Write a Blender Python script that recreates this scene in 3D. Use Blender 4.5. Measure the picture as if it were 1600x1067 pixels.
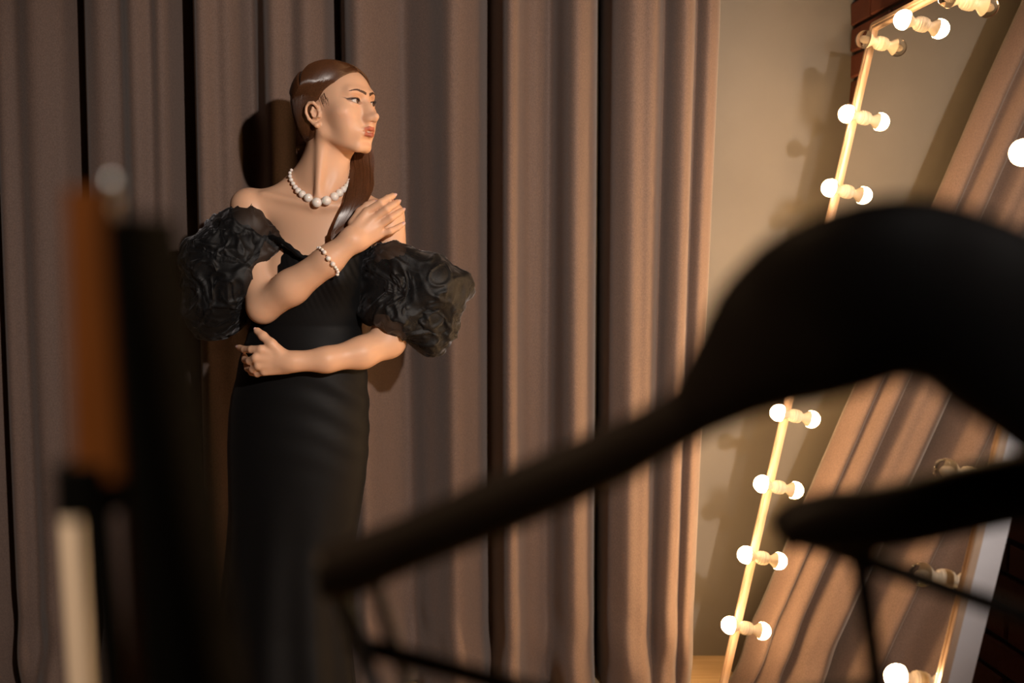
import bpy, bmesh, math, random
import numpy as np
from mathutils import Vector, Matrix
random.seed(7); rng = np.random.default_rng(11)
for o in list(bpy.data.objects): bpy.data.objects.remove(o, do_unlink=True)
S = bpy.context.scene
COL = S.collection
pi = math.pi

# ------------------------------------------------------------------ camera, world, lights, exposure
FPX = 1556.0; CAMZ = 1.23; PITCH = math.atan(121.2/FPX)
cam_d = bpy.data.cameras.new('camera'); cam = bpy.data.objects.new('camera', cam_d); COL.objects.link(cam)
cam_d.sensor_width = 36.0; cam_d.lens = FPX*36/1600.0
cam.location = (0, 0, CAMZ); cam.rotation_euler = (pi/2-PITCH, 0, 0)
cam_d.clip_start = 0.02
cam_d.dof.use_dof = True; cam_d.dof.focus_distance = 2.38; cam_d.dof.aperture_fstop = 2.0
S.camera = cam
w = bpy.data.worlds.new('world'); S.world = w; w.use_nodes = True
w.node_tree.nodes['Background'].inputs[0].default_value = (0.55, 0.42, 0.36, 1)
w.node_tree.nodes['Background'].inputs[1].default_value = 0.012
S.view_settings.view_transform = 'Standard'; S.view_settings.look = 'None'
S.view_settings.exposure = 0.0; S.view_settings.gamma = 1.0
try: S.view_settings.use_curve_mapping = False
except Exception: pass
KEY_LOC = (1.25, -0.55, 2.1)
def spot(name, loc, target, energy, color, size, radius, blend):
    d = bpy.data.lights.new(name, 'SPOT'); o = bpy.data.objects.new(name, d); COL.objects.link(o)
    o.location = loc; o.rotation_euler = (Vector(target)-Vector(loc)).to_track_quat('-Z', 'Y').to_euler()
    d.energy = energy; d.color = color; d.spot_size = size; d.shadow_soft_size = radius; d.spot_blend = blend
    return o
spot('key_spotlight', KEY_LOC, (-.12, 2.45, 1.25), 370, (1.0, 0.88, 0.79), math.radians(54), 0.04, 0.8)
spot('second_spotlight', (.80, .95, 1.56), (.85, 2.9, 1.25), 34, (1.0, 0.86, 0.72), math.radians(62), 0.03, 0.9)
spot('added_chair_fill', (-.42, .18, 2.6), (-.21, .52, .85), 190, (1.0, 0.62, 0.34), math.radians(34), 0.04, 0.5)  # unseen warm fill, added to brighten the wooden folding chair at the left
BULB_STRENGTH = 145.0

# ------------------------------------------------------------------ helpers
F_ = np.array([0, math.cos(PITCH), -math.sin(PITCH)]); U_ = np.array([0, math.sin(PITCH), math.cos(PITCH)])
def ray(px, py):
    d = F_ + np.array([1, 0, 0])*(px-800)/FPX + U_*(533.5-py)/FPX
    return d
def at(px, py, Y):                                   # the point at depth Y seen at px, py
    d = ray(px, py); return np.array([0, 0, CAMZ]) + d*(Y/d[1])
WY = 2.42                                            # where the woman stands
def P(px, py, dy=0.0): return at(px, py, WY+dy)

def tag(o, label=None, cat=None, group=None, kind=None):
    if label: o['label'] = label
    if cat: o['category'] = cat
    if group: o['group'] = group
    if kind: o['kind'] = kind
    return o
def empty(name, loc=(0, 0, 0)):
    o = bpy.data.objects.new(name, None); COL.objects.link(o); o.location = loc; o.empty_display_size = .05
    return o
def link(name, me, mat=None, parent=None, smooth=True):
    o = bpy.data.objects.new(name, me); COL.objects.link(o)
    if mat: me.materials.append(mat)
    if parent is not None:
        o.parent = parent
        o.matrix_parent_inverse = Matrix.Translation(parent_world(parent)).inverted()
    if smooth and len(me.polygons): me.polygons.foreach_set('use_smooth', [True]*len(me.polygons))
    return o
def parent_world(p):
    v = Vector((0, 0, 0)); q = p
    # every parent in this scene is either an Empty at a place or a mesh at the origin under it
    if q.parent is None: return Vector(q.location)
    return parent_world(q.parent) - parent_world(q.parent) + Vector(q.location)
def mesh_np(name, V, Fq):
    me = bpy.data.meshes.new(name)
    V = np.asarray(V, float); 
    if isinstance(Fq, np.ndarray):
        n, k = Fq.shape
        me.vertices.add(len(V)); me.vertices.foreach_set('co', V.astype(np.float32).ravel())
        me.loops.add(n*k); me.loops.foreach_set('vertex_index', Fq.astype(np.int32).ravel())
        me.polygons.add(n); me.polygons.foreach_set('loop_start', np.arange(0, n*k, k, dtype=np.int32))
        me.polygons.foreach_set('loop_total', np.full(n, k, dtype=np.int32))
        me.update(calc_edges=True); me.validate()
    else:
        me.from_pydata([tuple(v) for v in V], [], Fq); me.update()
    return me

class MB:                                            # collects shapes into one mesh
    def __init__(s): s.v = []; s.f = []
    def add(s, V, Fc):
        b = len(s.v); s.v += [tuple(map(float, v)) for v in V]; s.f += [tuple(int(i)+b for i in f) for f in Fc]; return s
    def box(s, c, h, axes=None):
        c = np.array(c, float); A = np.eye(3) if axes is None else np.array(axes, float)
        V = [c + A[0]*sx*h[0] + A[1]*sy*h[1] + A[2]*sz*h[2] for sz in (-1, 1) for sy in (-1, 1) for sx in (-1, 1)]
        return s.add(V, [(0,2,3,1), (4,5,7,6), (0,1,5,4), (2,6,7,3), (0,4,6,2), (1,3,7,5)])
    def lathe(s, o, axis, prof, n=24):               # prof: (height, radius)
        o = np.array(o, float); a = np.array(axis, float); a /= np.linalg.norm(a)
        t = np.array([1, 0, 0]) if abs(a[0]) < .8 else np.array([0, 1, 0]); x = np.cross(a, t); x /= np.linalg.norm(x); y = np.cross(a, x)
        V = []; Fc = []
        for h, r in prof:
            for i in range(n):
                q = 2*pi*i/n; V.append(o + a*h + (x*math.cos(q)+y*math.sin(q))*r)
        for j in range(len(prof)-1):
            for i in range(n):
                k = (i+1) % n; Fc.append((j*n+i, j*n+k, (j+1)*n+k, (j+1)*n+i))
        Fc.append(tuple(range(n))[::-1]); Fc.append(tuple((len(prof)-1)*n+i for i in range(n)))
        return s.add(V, Fc)
    def sweep(s, pts, rad, n=16, up=(0, 0, 1), power=1.0):   # rad: per point (ru, rv): ru along 'up', rv across
        pts = np.array(pts, float); m = len(pts); V = []; Fc = []
        T = np.gradient(pts, axis=0); T /= np.linalg.norm(T, axis=1)[:, None]
        upv = np.array(up, float)
        for i in range(m):
            sd = np.cross(T[i], upv); sd /= np.linalg.norm(sd)+1e-9; uu = np.cross(sd, T[i])
            ru, rv = rad[i]
            for j in range(n):
                q = 2*pi*j/n; c_, s_ = math.cos(q), math.sin(q)
                c_ = math.copysign(abs(c_)**power, c_); s_ = math.copysign(abs(s_)**power, s_)
                V.append(pts[i] + uu*ru*s_ + sd*rv*c_)
        for i in range(m-1):
            for j in range(n):
                k = (j+1) % n; Fc.append((i*n+j, i*n+k, (i+1)*n+k, (i+1)*n+j))
        Fc.append(tuple(range(n))[::-1]); Fc.append(tuple((m-1)*n+i for i in range(n)))
        return s.add(V, Fc)
    def sphere(s, c, r, n=16, m=10, sc=(1, 1, 1)):
        prof = []
        c = np.array(c, float); V = [c+np.array([0, 0, r*sc[2]])]; Fc = []
        for j in range(1, m):
            a = pi*j/m
            for i in range(n):
                q = 2*pi*i/n; V.append(c + np.array([math.sin(a)*math.cos(q)*sc[0], math.sin(a)*math.sin(q)*sc[1], math.cos(a)*sc[2]])*r)
        V.append(c-np.array([0, 0, r*sc[2]]))
        for i in range(n): Fc.append((0, 1+i, 1+(i+1) % n))
        for j in range(m-2):
            for i in range(n):
                k = (i+1) % n; Fc.append((1+j*n+i, 1+(j+1)*n+i, 1+(j+1)*n+k, 1+j*n+k))
        b = 1+(m-2)*n; L = len(V)-1
        for i in range(n): Fc.append((b+i, L, b+(i+1) % n))
        return s.add(V, Fc)
    def build(s, name, mat, parent=None, smooth=True, bevel=0):
        me = bpy.data.meshes.new(name); me.from_pydata(s.v, [], s.f); me.update()
        bm = bmesh.new(); bm.from_mesh(me); bmesh.ops.recalc_face_normals(bm, faces=bm.faces)
        if bevel: bmesh.ops.bevel(bm, geom=list(bm.edges), offset=bevel, segments=2, affect='EDGES', profile=.6)
        bm.to_mesh(me); bm.free()
        o = link(name, me, mat, parent, smooth)
        if smooth:
            try: me.set_sharp_from_angle(angle=math.radians(40))
            except Exception: pass
        return o

def catmull(pts, n):                                  # smooth curve through rows of numbers
    p = np.array(pts, float); m = len(p); out = []
    t = np.linspace(0, m-1, n)
    for x in t:
        i = min(int(x), m-2); u = x-i
        p0 = p[max(i-1, 0)]; p1 = p[i]; p2 = p[i+1]; p3 = p[min(i+2, m-1)]
        out.append(.5*((2*p1)+(-p0+p2)*u+(2*p0-5*p1+4*p2-p3)*u*u+(-p0+3*p1-3*p2+p3)*u**3))
    return np.array(out)

def vnoise(p, seed=0):                                # value noise, -1..1
    p = np.asarray(p, float); i = np.floor(p).astype(np.int64); f = p-i; f = f*f*f*(f*(f*6-15)+10)
    def h(a, b, c):
        x = (a*374761393 + b*668265263 + c*2147483647 + seed*974711) & 0xffffffff
        x = ((x ^ (x >> 13))*1274126177) & 0xffffffff
        x = (x ^ (x >> 16)) & 0xffffff
        return x/float(0xffffff)*2-1
    r = 0
    for dx in (0, 1):
        for dy in (0, 1):
            for dz in (0, 1):
                wgt = (f[:, 0] if dx else 1-f[:, 0])*(f[:, 1] if dy else 1-f[:, 1])*(f[:, 2] if dz else 1-f[:, 2])
                r = r + wgt*h(i[:, 0]+dx, i[:, 1]+dy, i[:, 2]+dz)
    return r

# ------------------------------------------------------------------ materials
def mat(name, color=(.5, .5, .5), rough=.5, metal=0, spec=.5, **kw):
    m = bpy.data.materials.new(name); m.use_nodes = True; nt = m.node_tree; b = nt.nodes['Principled BSDF']
    b.inputs['Base Color'].default_value = (*color, 1); b.inputs['Roughness'].default_value = rough
    b.inputs['Metallic'].default_value = metal; b.inputs['Specular IOR Level'].default_value = spec
    for k, v in kw.items():
        k = k.replace('_', ' ')
        b.inputs[k].default_value = ((*v, 1) if len(b.inputs[k].default_value) == 4 else v) if isinstance(v, tuple) else v
    return m
def noise_color(m, c1, c2, scale, detail=4, bump=0, vec_scale=None, bump_scale=None, dist=.01):
    nt = m.node_tree; b = nt.nodes['Principled BSDF']; N = nt.nodes; L = nt.links
    tc = N.new('ShaderNodeTexCoord'); mp = N.new('ShaderNodeMapping'); L.new(tc.outputs['Object'], mp.inputs[0])
    if vec_scale: mp.inputs['Scale'].default_value = vec_scale
    n = N.new('ShaderNodeTexNoise'); n.inputs['Scale'].default_value = scale; n.inputs['Detail'].default_value = detail
    L.new(mp.outputs[0], n.inputs['Vector'])
    r = N.new('ShaderNodeValToRGB'); r.color_ramp.elements[0].color = (*c1, 1); r.color_ramp.elements[1].color = (*c2, 1)
    r.color_ramp.elements[0].position = .3; r.color_ramp.elements[1].position = .7
    L.new(n.outputs['Fac'], r.inputs[0]); L.new(r.outputs[0], b.inputs['Base Color'])
    if bump:
        n2 = N.new('ShaderNodeTexNoise'); n2.inputs['Scale'].default_value = bump_scale or scale; n2.inputs['Detail'].default_value = detail
        L.new(mp.outputs[0], n2.inputs['Vector'])
        bp = N.new('ShaderNodeBump'); bp.inputs['Strength'].default_value = bump; bp.inputs['Distance'].default_value = dist
        L.new(n2.outputs['Fac'], bp.inputs['Height']); L.new(bp.outputs[0], b.inputs['Normal'])
    return m

M_plaster = noise_color(mat('beige_plaster', rough=.75, spec=.3), (.165, .148, .125), (.192, .173, .147), 3, bump=.12, bump_scale=60, dist=.002)
M_dark = noise_color(mat('dark_painted_wall', rough=.9), (.10, .08, .07), (.13, .10, .085), 2)
M_curtain = noise_color(mat('brown_curtain_cloth', rough=.72, spec=.25, Sheen_Weight=.25, Sheen_Roughness=.5),
                        (.104, .069, .055), (.155, .104, .083), 420, detail=2, bump=.25, bump_scale=900, vec_scale=(1, 1, .55), dist=.0006)
def tinted(name, attr='tint', rough=.5, **kw):
    m = mat(name, rough=rough, **kw); nt = m.node_tree
    a = nt.nodes.new('ShaderNodeAttribute'); a.attribute_name = attr
    nt.links.new(a.outputs['Color'], nt.nodes['Principled BSDF'].inputs['Base Color']); return m
M_brick = tinted('dark_red_brick', rough=.8)
def add_bump(m, scale, strength, dist):
    nt = m.node_tree; tc = nt.nodes.new('ShaderNodeTexCoord'); n = nt.nodes.new('ShaderNodeTexNoise'); n.inputs['Scale'].default_value = scale; n.inputs['Detail'].default_value = 5
    nt.links.new(tc.outputs['Object'], n.inputs['Vector']); bp = nt.nodes.new('ShaderNodeBump'); bp.inputs['Strength'].default_value = strength; bp.inputs['Distance'].default_value = dist
    nt.links.new(n.outputs['Fac'], bp.inputs['Height']); nt.links.new(bp.outputs[0], nt.nodes['Principled BSDF'].inputs['Normal'])
add_bump(M_brick, 35, .6, .006)
M_wood_floor = noise_color(mat('light_oak_floor', rough=.45), (.46, .30, .15), (.62, .44, .25), 6, bump=.1, vec_scale=(.6, 8, 1))
M_skin = tinted('skin', rough=.50, spec=.38, Subsurface_Weight=.12, Subsurface_Scale=.012, Subsurface_Radius=(1.0, .35, .18), Coat_Weight=.09, Coat_Roughness=.32)
add_bump(M_skin, 260, .05, .001)
M_hair = noise_color(mat('brown_hair', rough=.34, spec=.55), (.055, .020, .008), (.105, .040, .016), 500, detail=1)
M_dress = mat('black_satin_dress', (.0040, .0040, .0043), .62, spec=.18, Sheen_Weight=.02, Sheen_Roughness=.4)
add_bump(M_dress, 500, .2, .0006)
M_pearl = mat('pearl', (.90, .83, .76), .2, spec=.6, Coat_Weight=.5, Coat_Roughness=.12, Subsurface_Weight=.15, Subsurface_Scale=.004)
M_silver = mat('silver_metal', (.7, .68, .66), .2, metal=1)
M_nail = mat('pink_nail_varnish', (.72, .45, .42), .2, Coat_Weight=.6)
M_eye = mat('eye_white', (.50, .45, .42), .15)
M_iris = mat('dark_brown_iris', (.05, .02, .01), .1, Coat_Weight=1.0)
M_lash = mat('dark_lashes', (.02, .012, .01), .6)
M_brow = mat('brown_eyebrow_hair', (.09, .04, .022), .6)
M_teeth = mat('teeth', (.75, .68, .6), .25)
M_frame = mat('cream_lacquered_frame', (.50, .36, .26), .3, spec=.5)
M_frame_side = noise_color(mat('white_painted_side_panel', rough=.5), (.62, .62, .66), (.72, .72, .76), 8)
M_glass_mirror = mat('mirror_glass', (.86, .84, .80), .012, metal=1)
M_socket = mat('cream_porcelain_socket', (.80, .70, .55), .25)
M_clear = mat('clear_bulb_glass', (1, .97, .92), .02, Transmission_Weight=1.0, IOR=1.25)
M_bulb = mat('lit_bulb_glass', (1, .9, .75), .3, Emission_Color=(1.0, .60, .28), Emission_Strength=BULB_STRENGTH)
M_black = noise_color(mat('black_lacquered_wood', rough=.6, spec=.12), (.0025, .002, .002), (.004, .003, .003), 20)
M_navy = mat('dark_blue_metal', (.07, .12, .22), .35, metal=.3)
M_brownwood = noise_color(mat('orange_brown_wood', rough=.4), (.16, .062, .018), (.24, .10, .030), 12, vec_scale=(4, 4, .6))
M_canvas = mat('black_canvas', (.003, .004, .005), .9, spec=.05)
M_whitepaint = mat('white_painted_metal', (.82, .84, .88), .4)

# sheer organza: thin black net, a weave that lets part of the light through
M_org = mat('black_organza', (.005, .005, .0055), .5, spec=.35, Sheen_Weight=.22, Sheen_Roughness=.35, Sheen_Tint=(.7, .7, .75))
nt = M_org.node_tree; lw = nt.nodes.new('ShaderNodeLayerWeight'); lw.inputs['Blend'].default_value = .35
mr = nt.nodes.new('ShaderNodeMapRange'); mr.inputs['From Min'].default_value = 0; mr.inputs['From Max'].default_value = .8
mr.inputs['To Min'].default_value = .78; mr.inputs['To Max'].default_value = .97
add_bump(M_org, 700, .5, .0012)
N_ = nt.nodes; tcx = N_.new('ShaderNodeTexCoord'); nx_ = N_.new('ShaderNodeTexNoise'); nx_.inputs['Scale'].default_value = 13; nx_.inputs['Detail'].default_value = 3; nx_.inputs['Distortion'].default_value = 2.2
nt.links.new(tcx.outputs['Object'], nx_.inputs['Vector']); rx = N_.new('ShaderNodeValToRGB')
rx.color_ramp.elements[0].position = .50; rx.color_ramp.elements[0].color = (.08, .08, .08, 1); rx.color_ramp.elements[1].position = .60; rx.color_ramp.elements[1].color = (.65, .65, .68, 1)
e2 = rx.color_ramp.elements.new(.68); e2.color = (.08, .08, .08, 1)
nt.links.new(nx_.outputs['Fac'], rx.inputs[0]); nt.links.new(rx.outputs[0], nt.nodes['Principled BSDF'].inputs['Sheen Weight'])
nt.links.new(lw.outputs['Facing'], mr.inputs['Value']); nt.links.new(mr.outputs[0], nt.nodes['Principled BSDF'].inputs['Alpha'])

# ------------------------------------------------------------------ the room
WALLY = 3.05
def slab(name, c, h, m, axes=None):
    o = MB().box(c, h, axes).build(name, m, None, smooth=False); tag(o, kind='structure'); return o
slab('floor', (-.4, .3, -.05), (2.6, 3.4, .05), M_wood_floor)
slab('wall_back', (-.4, WALLY+.05, 1.6), (2.6, .05, 1.6), M_plaster)
slab('wall_left', (-2.35, .3, 1.6), (.05, 2.9, 1.6), M_dark)
slab('wall_front', (-.4, -2.55, 1.6), (2.6, .05, 1.6), M_dark)
slab('ceiling', (-.4, .3, 3.25), (2.6, 3.4, .05), M_dark)
# floor board joints are real grooves: thin dark strips pressed into the floor
# brick wall on the right, each brick its own block in one mesh
BX = at(1337, 100, WALLY)[0]; bslope = .0965
bd = np.array([bslope, -1, 0]); bd /= np.linalg.norm(bd); bn = np.array([-1, -bslope, 0]); bn /= np.linalg.norm(bn)
org = np.array([BX, WALLY-.002, 0])
V = []; Fc = []; tints = []
def brick(c, h, tint, jit):
    A = (bd, bn, np.array([0, 0, 1.])); b = len(V); e = .004
    pts = []
    for sz in (-1, 1):
        for sx in (-1, 1):
            pts.append(c + A[0]*sx*h[0] - A[1]*h[1] + A[2]*sz*h[2])
    for sz in (-1, 1):
        for sx in (-1, 1):
            j = [random.uniform(-jit, jit) for _ in range(3)]
            pts.append(c + A[0]*(sx*h[0]) + A[1]*(h[1]-e) + A[2]*(sz*h[2]) + A[1]*j[1])
    for sz in (-1, 1):
        for sx in (-1, 1):
            j = [random.uniform(-jit, jit) for _ in range(3)]
            pts.append(c + A[0]*(sx*(h[0]-e)+j[0]) + A[1]*(h[1]+j[1]) + A[2]*(sz*(h[2]-e)+j[2]))
    V.extend(pts); tints.extend([tint]*12)
    for a0, b0 in ((0, 4), (4, 8)):
        for (i, k) in ((0, 1), (1, 3), (3, 2), (2, 0)):
            Fc.append((b+a0+i, b+a0+k, b+b0+k, b+b0+i))
    Fc.append((b+8, b+9, b+11, b+10))
for r in range(41):
    z = .036+.0775*r; s0 = -.0+random.uniform(-.004, .006); x = s0 - (.125 if r % 2 else 0)
    first = True
    while x < 5.5:
        L_ = .243; a0 = max(x, s0); a1 = x+L_
        if a1 > a0+.03:
            g = random.random(); t = (.115+.07*g, .032+.020*g, .016+.010*g, 1)
            if random.random() < .25: t = (.07+.03*g, .022+.01*g, .014, 1)
            brick(org+bd*((a0+a1)/2)+np.array([0, 0, z])+bn*.0, ((a1-a0)/2-.001, .018+random.uniform(-.003, .004), .033), t, .0025)
        x += L_+.011
# mortar body of the same wall
mb0 = len(V); c = org+bd*2.75-bn*.09+np.array([0, 0, 1.6])
for sz in (-1, 1):
    for sy in (-1, 1):
        for sx in (-1, 1): V.append(c+bd*sx*2.75+bn*sy*.095+np.array([0, 0, 1.6*sz])); tints.append((.055, .045, .04, 1))
for f in [(0,2,3,1), (4,5,7,6), (0,1,5,4), (2,6,7,3), (0,4,6,2), (1,3,7,5)]: Fc.append(tuple(i+mb0 for i in f))
me = bpy.data.meshes.new('wall_right'); me.from_pydata([tuple(v) for v in V], [], Fc); me.update()
bm = bmesh.new(); bm.from_mesh(me); bmesh.ops.recalc_face_normals(bm, faces=bm.faces); bm.to_mesh(me); bm.free()
ca = me.color_attributes.new('tint', 'FLOAT_COLOR', 'POINT'); ca.data.foreach_set('color', np.array(tints, np.float32).ravel())
tag(link('wall_right', me, M_brick, smooth=False), kind='structure')

# ------------------------------------------------------------------ curtains
CY = 2.80
def curtain(name, x0, x1, gaps, subs, label, seed, hem_pool=.05, edge_r=None, edge_l=None, amp=.028, gdepth=.10, back_l=0, back_r=0):
    nx = int((x1-x0)/1.6)+2; zs = np.concatenate([np.linspace(.004, .25, 22), np.linspace(.27, 3.15, 60)])
    pxs = np.linspace(x0, x1, nx); V = np.zeros((len(zs), nx, 3))
    for k, z in enumerate(zs):
        drift = 3.5*np.sin(pxs/95.+z*.9+seed)*min(1, z+.3)*.8
        X = pxs+0*drift
        dep = np.zeros(nx)
        for (g, wd, a) in gaps: dep += gdepth*a*np.exp(-np.abs((X-g-drift)/wd)**2.2)
        for (c_, wd, a) in subs: dep -= amp*a*np.exp(-((X-c_-drift*(1+.5*np.sin(c_)))/wd)**2)
        dep += .006*np.sin(X/17.+seed+z*.7)*(1+.4*np.sin(z*2.3)) + .0025*np.sin(X/7.3+z*1.9)
        low = max(0, 1-z/.34)
        dep += -hem_pool*low**2*(.6+.5*np.sin(X/33.+seed*2)) + .014*low*np.sin(X/19.+z*26)
        edge = np.exp(-(pxs-x0)/5)+np.exp(-(x1-pxs)/5); dep += .035*edge + back_l*np.exp(-(pxs-x0)/4.5)+back_r*np.exp(-(x1-pxs)/4.5)
        # gaps are narrow bands of cloth folded back
        xx = pxs.copy()
        t = 1-np.clip(z/1.9, 0, 1)
        if edge_r is not None: xx = xx + edge_r*t*np.clip((pxs-x0)/(x1-x0), 0, 1)
        if edge_l is not None: xx = xx + edge_l*t*np.clip((x1-pxs)/(x1-x0), 0, 1)
        Y = CY+dep
        V[k, :, 0] = (xx-800)/FPX*2.835; V[k, :, 1] = Y; V[k, :, 2] = z
    n = nx; idx = np.arange(len(zs)*n).reshape(len(zs), n)
    Q = np.stack([idx[:-1, :-1], idx[:-1, 1:], idx[1:, 1:], idx[1:, :-1]], -1).reshape(-1, 4)
    me = mesh_np(name, V.reshape(-1, 3), Q)
    o = link(name, me, M_curtain)
    md = o.modifiers.new('cloth_thickness', 'SOLIDIFY'); md.thickness = .004; md.offset = 1
    tag(o, label, 'curtain'); return o
curtain('curtain', -160, 8, [(-60, 16, 1)], [(-20, 14, .6), (-110, 20, .8)],
        'narrow strip of brown curtain at the far left edge, left of the dark gap', 1.3)
curtain('curtain', 16, 935,
        [(140, 13, 1.0), (302, 15, 1.1), (402, 26, .35), (533, 11, .85), (768, 12, .75), (640, 24, .45), (860, 16, .35), (-5, 18, .8)],
        [(35, 16, .5), (84, 22, .6), (182, 22, .55), (235, 19, .6), (272, 14, .5), (335, 20, .8), (372, 18, .5), (440, 22, .8), (490, 20, .7), (575, 26, 1.0), (715, 28, 1.3), (800, 17, 1.3), (895, 22, 1.0)],
        'wide mauve brown pleated curtain hanging behind the woman in black', 2.1, amp=.066, back_r=.19)
curtain('curtain', 943, 1116, [(1035, 10, .32), (1083, 7, .2)], [(985, 22, 1.1), (1012, 14, .6), (1060, 16, .7), (1100, 9, .4)],
        'brown curtain panel at the right end, beside the beige wall, lit warm by the bulbs', 4.2, edge_r=-30, hem_pool=.07, amp=.04, back_l=.19)

# ------------------------------------------------------------------ vanity mirror with bulbs
yaw = 1.475; lean = .211
e_ = np.array([math.cos(yaw), -math.sin(yaw), 0]); nh = np.array([-math.sin(yaw), -math.cos(yaw), 0]); zz = np.array([0, 0, 1.])
u_ = math.cos(lean)*zz - math.sin(lean)*nh; n_ = math.cos(lean)*nh + math.sin(lean)*zz
C0 = np.array([.981, 2.701, CAMZ+.584]); MW = .853; ins = .078; TOPK = .072
rows_to_floor = (C0[2]-.002)/math.cos(lean)
def MP(a, b, c): return C0 + e_*a + u_*b + n_*c        # a right, b up, c out of the glass
mir = empty('vanity_mirror', tuple(MP(MW/2, -rows_to_floor, -.02)))
tag(mir, 'tall vanity mirror with light bulbs along its frame, leaning on the brick wall', 'mirror')
a0, a1, b0, b1 = -ins, MW+ins, -rows_to_floor+.012, TOPK
ax = (e_, u_, n_); H_ = (b1-b0)/2; Wd = (a1-a0)/2
fw = .022
fm = MB()
def frame_loop(mb, prof):                              # prof: (inset from the outer edge, height out of the glass)
    n = len(prof); V = []; Fc = []; R = .012
    cor = []
    for (i_, c_) in prof:
        ring = []
        for (sx, sy, aa, bb) in ((0, 0, a0+i_, b0+i_), (1, 0, a1-i_, b0+i_), (1, 1, a1-i_, b1-i_), (0, 1, a0+i_, b1-i_)):
            ring.append((aa, bb, c_, sx, sy))
        # rounded corners
        rr = max(R-i_, .0015); pts = []
        for (aa, bb, c__, sx, sy), st in zip(ring, (pi, 1.5*pi, 0, .5*pi)):
            ca_ = aa+(rr if sx == 0 else -rr); cb_ = bb+(rr if sy == 0 else -rr)
            for k in range(5):
                q = st+k*pi/8; pts.append(MP(ca_+rr*math.cos(q), cb_+rr*math.sin(q), c__))
        V += pts
    m = 20
    for j in range(n-1):
        for i in range(m):
            k = (i+1) % m; Fc.append((j*m+i, j*m+k, (j+1)*m+k, (j+1)*m+i))
    mb.add(V, Fc)
frame_loop(fm, [(0, -.004), (0, .008), (.002, .010), (.011, .010), (.0125, .007), (.014, .007), (.016, .009), (.020, .009), (fw, .006), (fw, -.002)])
fm.build('frame', M_frame, mir)
sp = MB(); frame_loop(sp, [(.004, -.050), (0, -.048), (0, -.004), (.004, -.004)])
sp.add([MP(a0+.01, b0+.01, -.05), MP(a1-.01, b0+.01, -.05), MP(a1-.01, b1-.01, -.05), MP(a0+.01, b1-.01, -.05)], [(0, 1, 2, 3)])
tag(sp.build('side_panel', M_frame_side, mir), 'white painted side panel')
MB().box(MP((a0+a1)/2, (b0+b1)/2, -.003), (Wd-fw+.002, H_-fw+.002, .003), ax).build('mirror_glass', M_glass_mirror, mir, smooth=False)
rows = [0, 1, 2, 3.05, 4.07, 5.09, 6.09, 7.09, 8.09]
spots = [(0, -.2*r, r == 0) for r in rows] + [(MW, -.2*r, r in (5, 6)) for r in (0, 1, 2, 3, 4, 5, 6, 7, 8)] + [(.214, 0, False), (.422, 0, True), (.63, 0, False)]
for (a, b, unlit) in spots:
    o = MP(a, b, 0)
    k = MB(); k.lathe(o, n_, [(-.001, .019), (.003, .019), (.0045, .0175), (.006, .0185), (.0085, .0185), (.010, .0165), (.0115, .0170), (.014, .0165), (.0155, .0145), (.018, .0125), (.020, .0115)], 28)
    so = k.build('bulb_socket', M_socket, mir)
    cc = .0465; R = .0238
    prof = [(.0195, .0105), (.024, .0115), (.029, .0150), (.034, .0190), (.039, .0222)]
    body = MB().lathe(o, n_, prof+[(.0391, .001)], 28).build('bulb_neck', M_socket, so)
    th0 = math.acos((.039-cc)/R) if abs((.039-cc)/R) < 1 else pi
    pr = []
    for i in range(13):
        q = th0*(1-i/12.0); pr.append((cc+R*math.cos(q), max(R*math.sin(q), .0002)))
    g = MB().lathe(o, n_, pr, 28).build('light_bulb', M_clear if unlit else M_bulb, so)
    if unlit:
        tag(g, 'unlit clear glass bulb')
        MB().lathe(o, n_, [(.038, .008), (.046, .009), (.054, .007), (.058, .003)], 14).build('filament_stem', M_socket, so)

# ------------------------------------------------------------------ signed distance modelling for the figure
class Prim:
    def __init__(s, kind, **k): s.kind = kind; s.__dict__.update(k)
    def bbox(s):
        if s.kind == 'cap': R = max(s.ra, s.rb); return np.minimum(s.a, s.b)-R, np.maximum(s.a, s.b)+R
        if s.kind == 'fn': return s.c-s.R, s.c+s.R
        R = max(s.r); return s.c-R, s.c+R
    def dist(s, p):
        if s.kind == 'cap':
            ba = s.b-s.a; pa = p-s.a; t = np.clip((pa@ba)/(ba@ba+1e-12), 0, 1)
            d = pa-t[:, None]*ba; return np.sqrt((d*d).sum(1)) - (s.ra+(s.rb-s.ra)*t)
        if s.kind == 'fn': return s.fn(p)
        q = (p-s.c)@s.A.T                             # rows of A are the axes
        r = np.array(s.r); k0 = np.sqrt(((q/r)**2).sum(1)); k1 = np.sqrt(((q/r**2)**2).sum(1))+1e-9
        return k0*(k0-1)/k1
def cap(a, b, ra, rb=None): return Prim('cap', a=np.array(a, float), b=np.array(b, float), ra=ra, rb=ra if rb is None else rb)
def ell(c, r, A=None): return Prim('ell', c=np.array(c, float), r=r, A=np.eye(3) if A is None else A)
def smin(a, b, k): h = np.clip(.5+.5*(b-a)/k, 0, 1); return b*(1-h)+a*h-k*h*(1-h)
def smax(a, b, k): return -smin(-a, -b, k)
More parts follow.
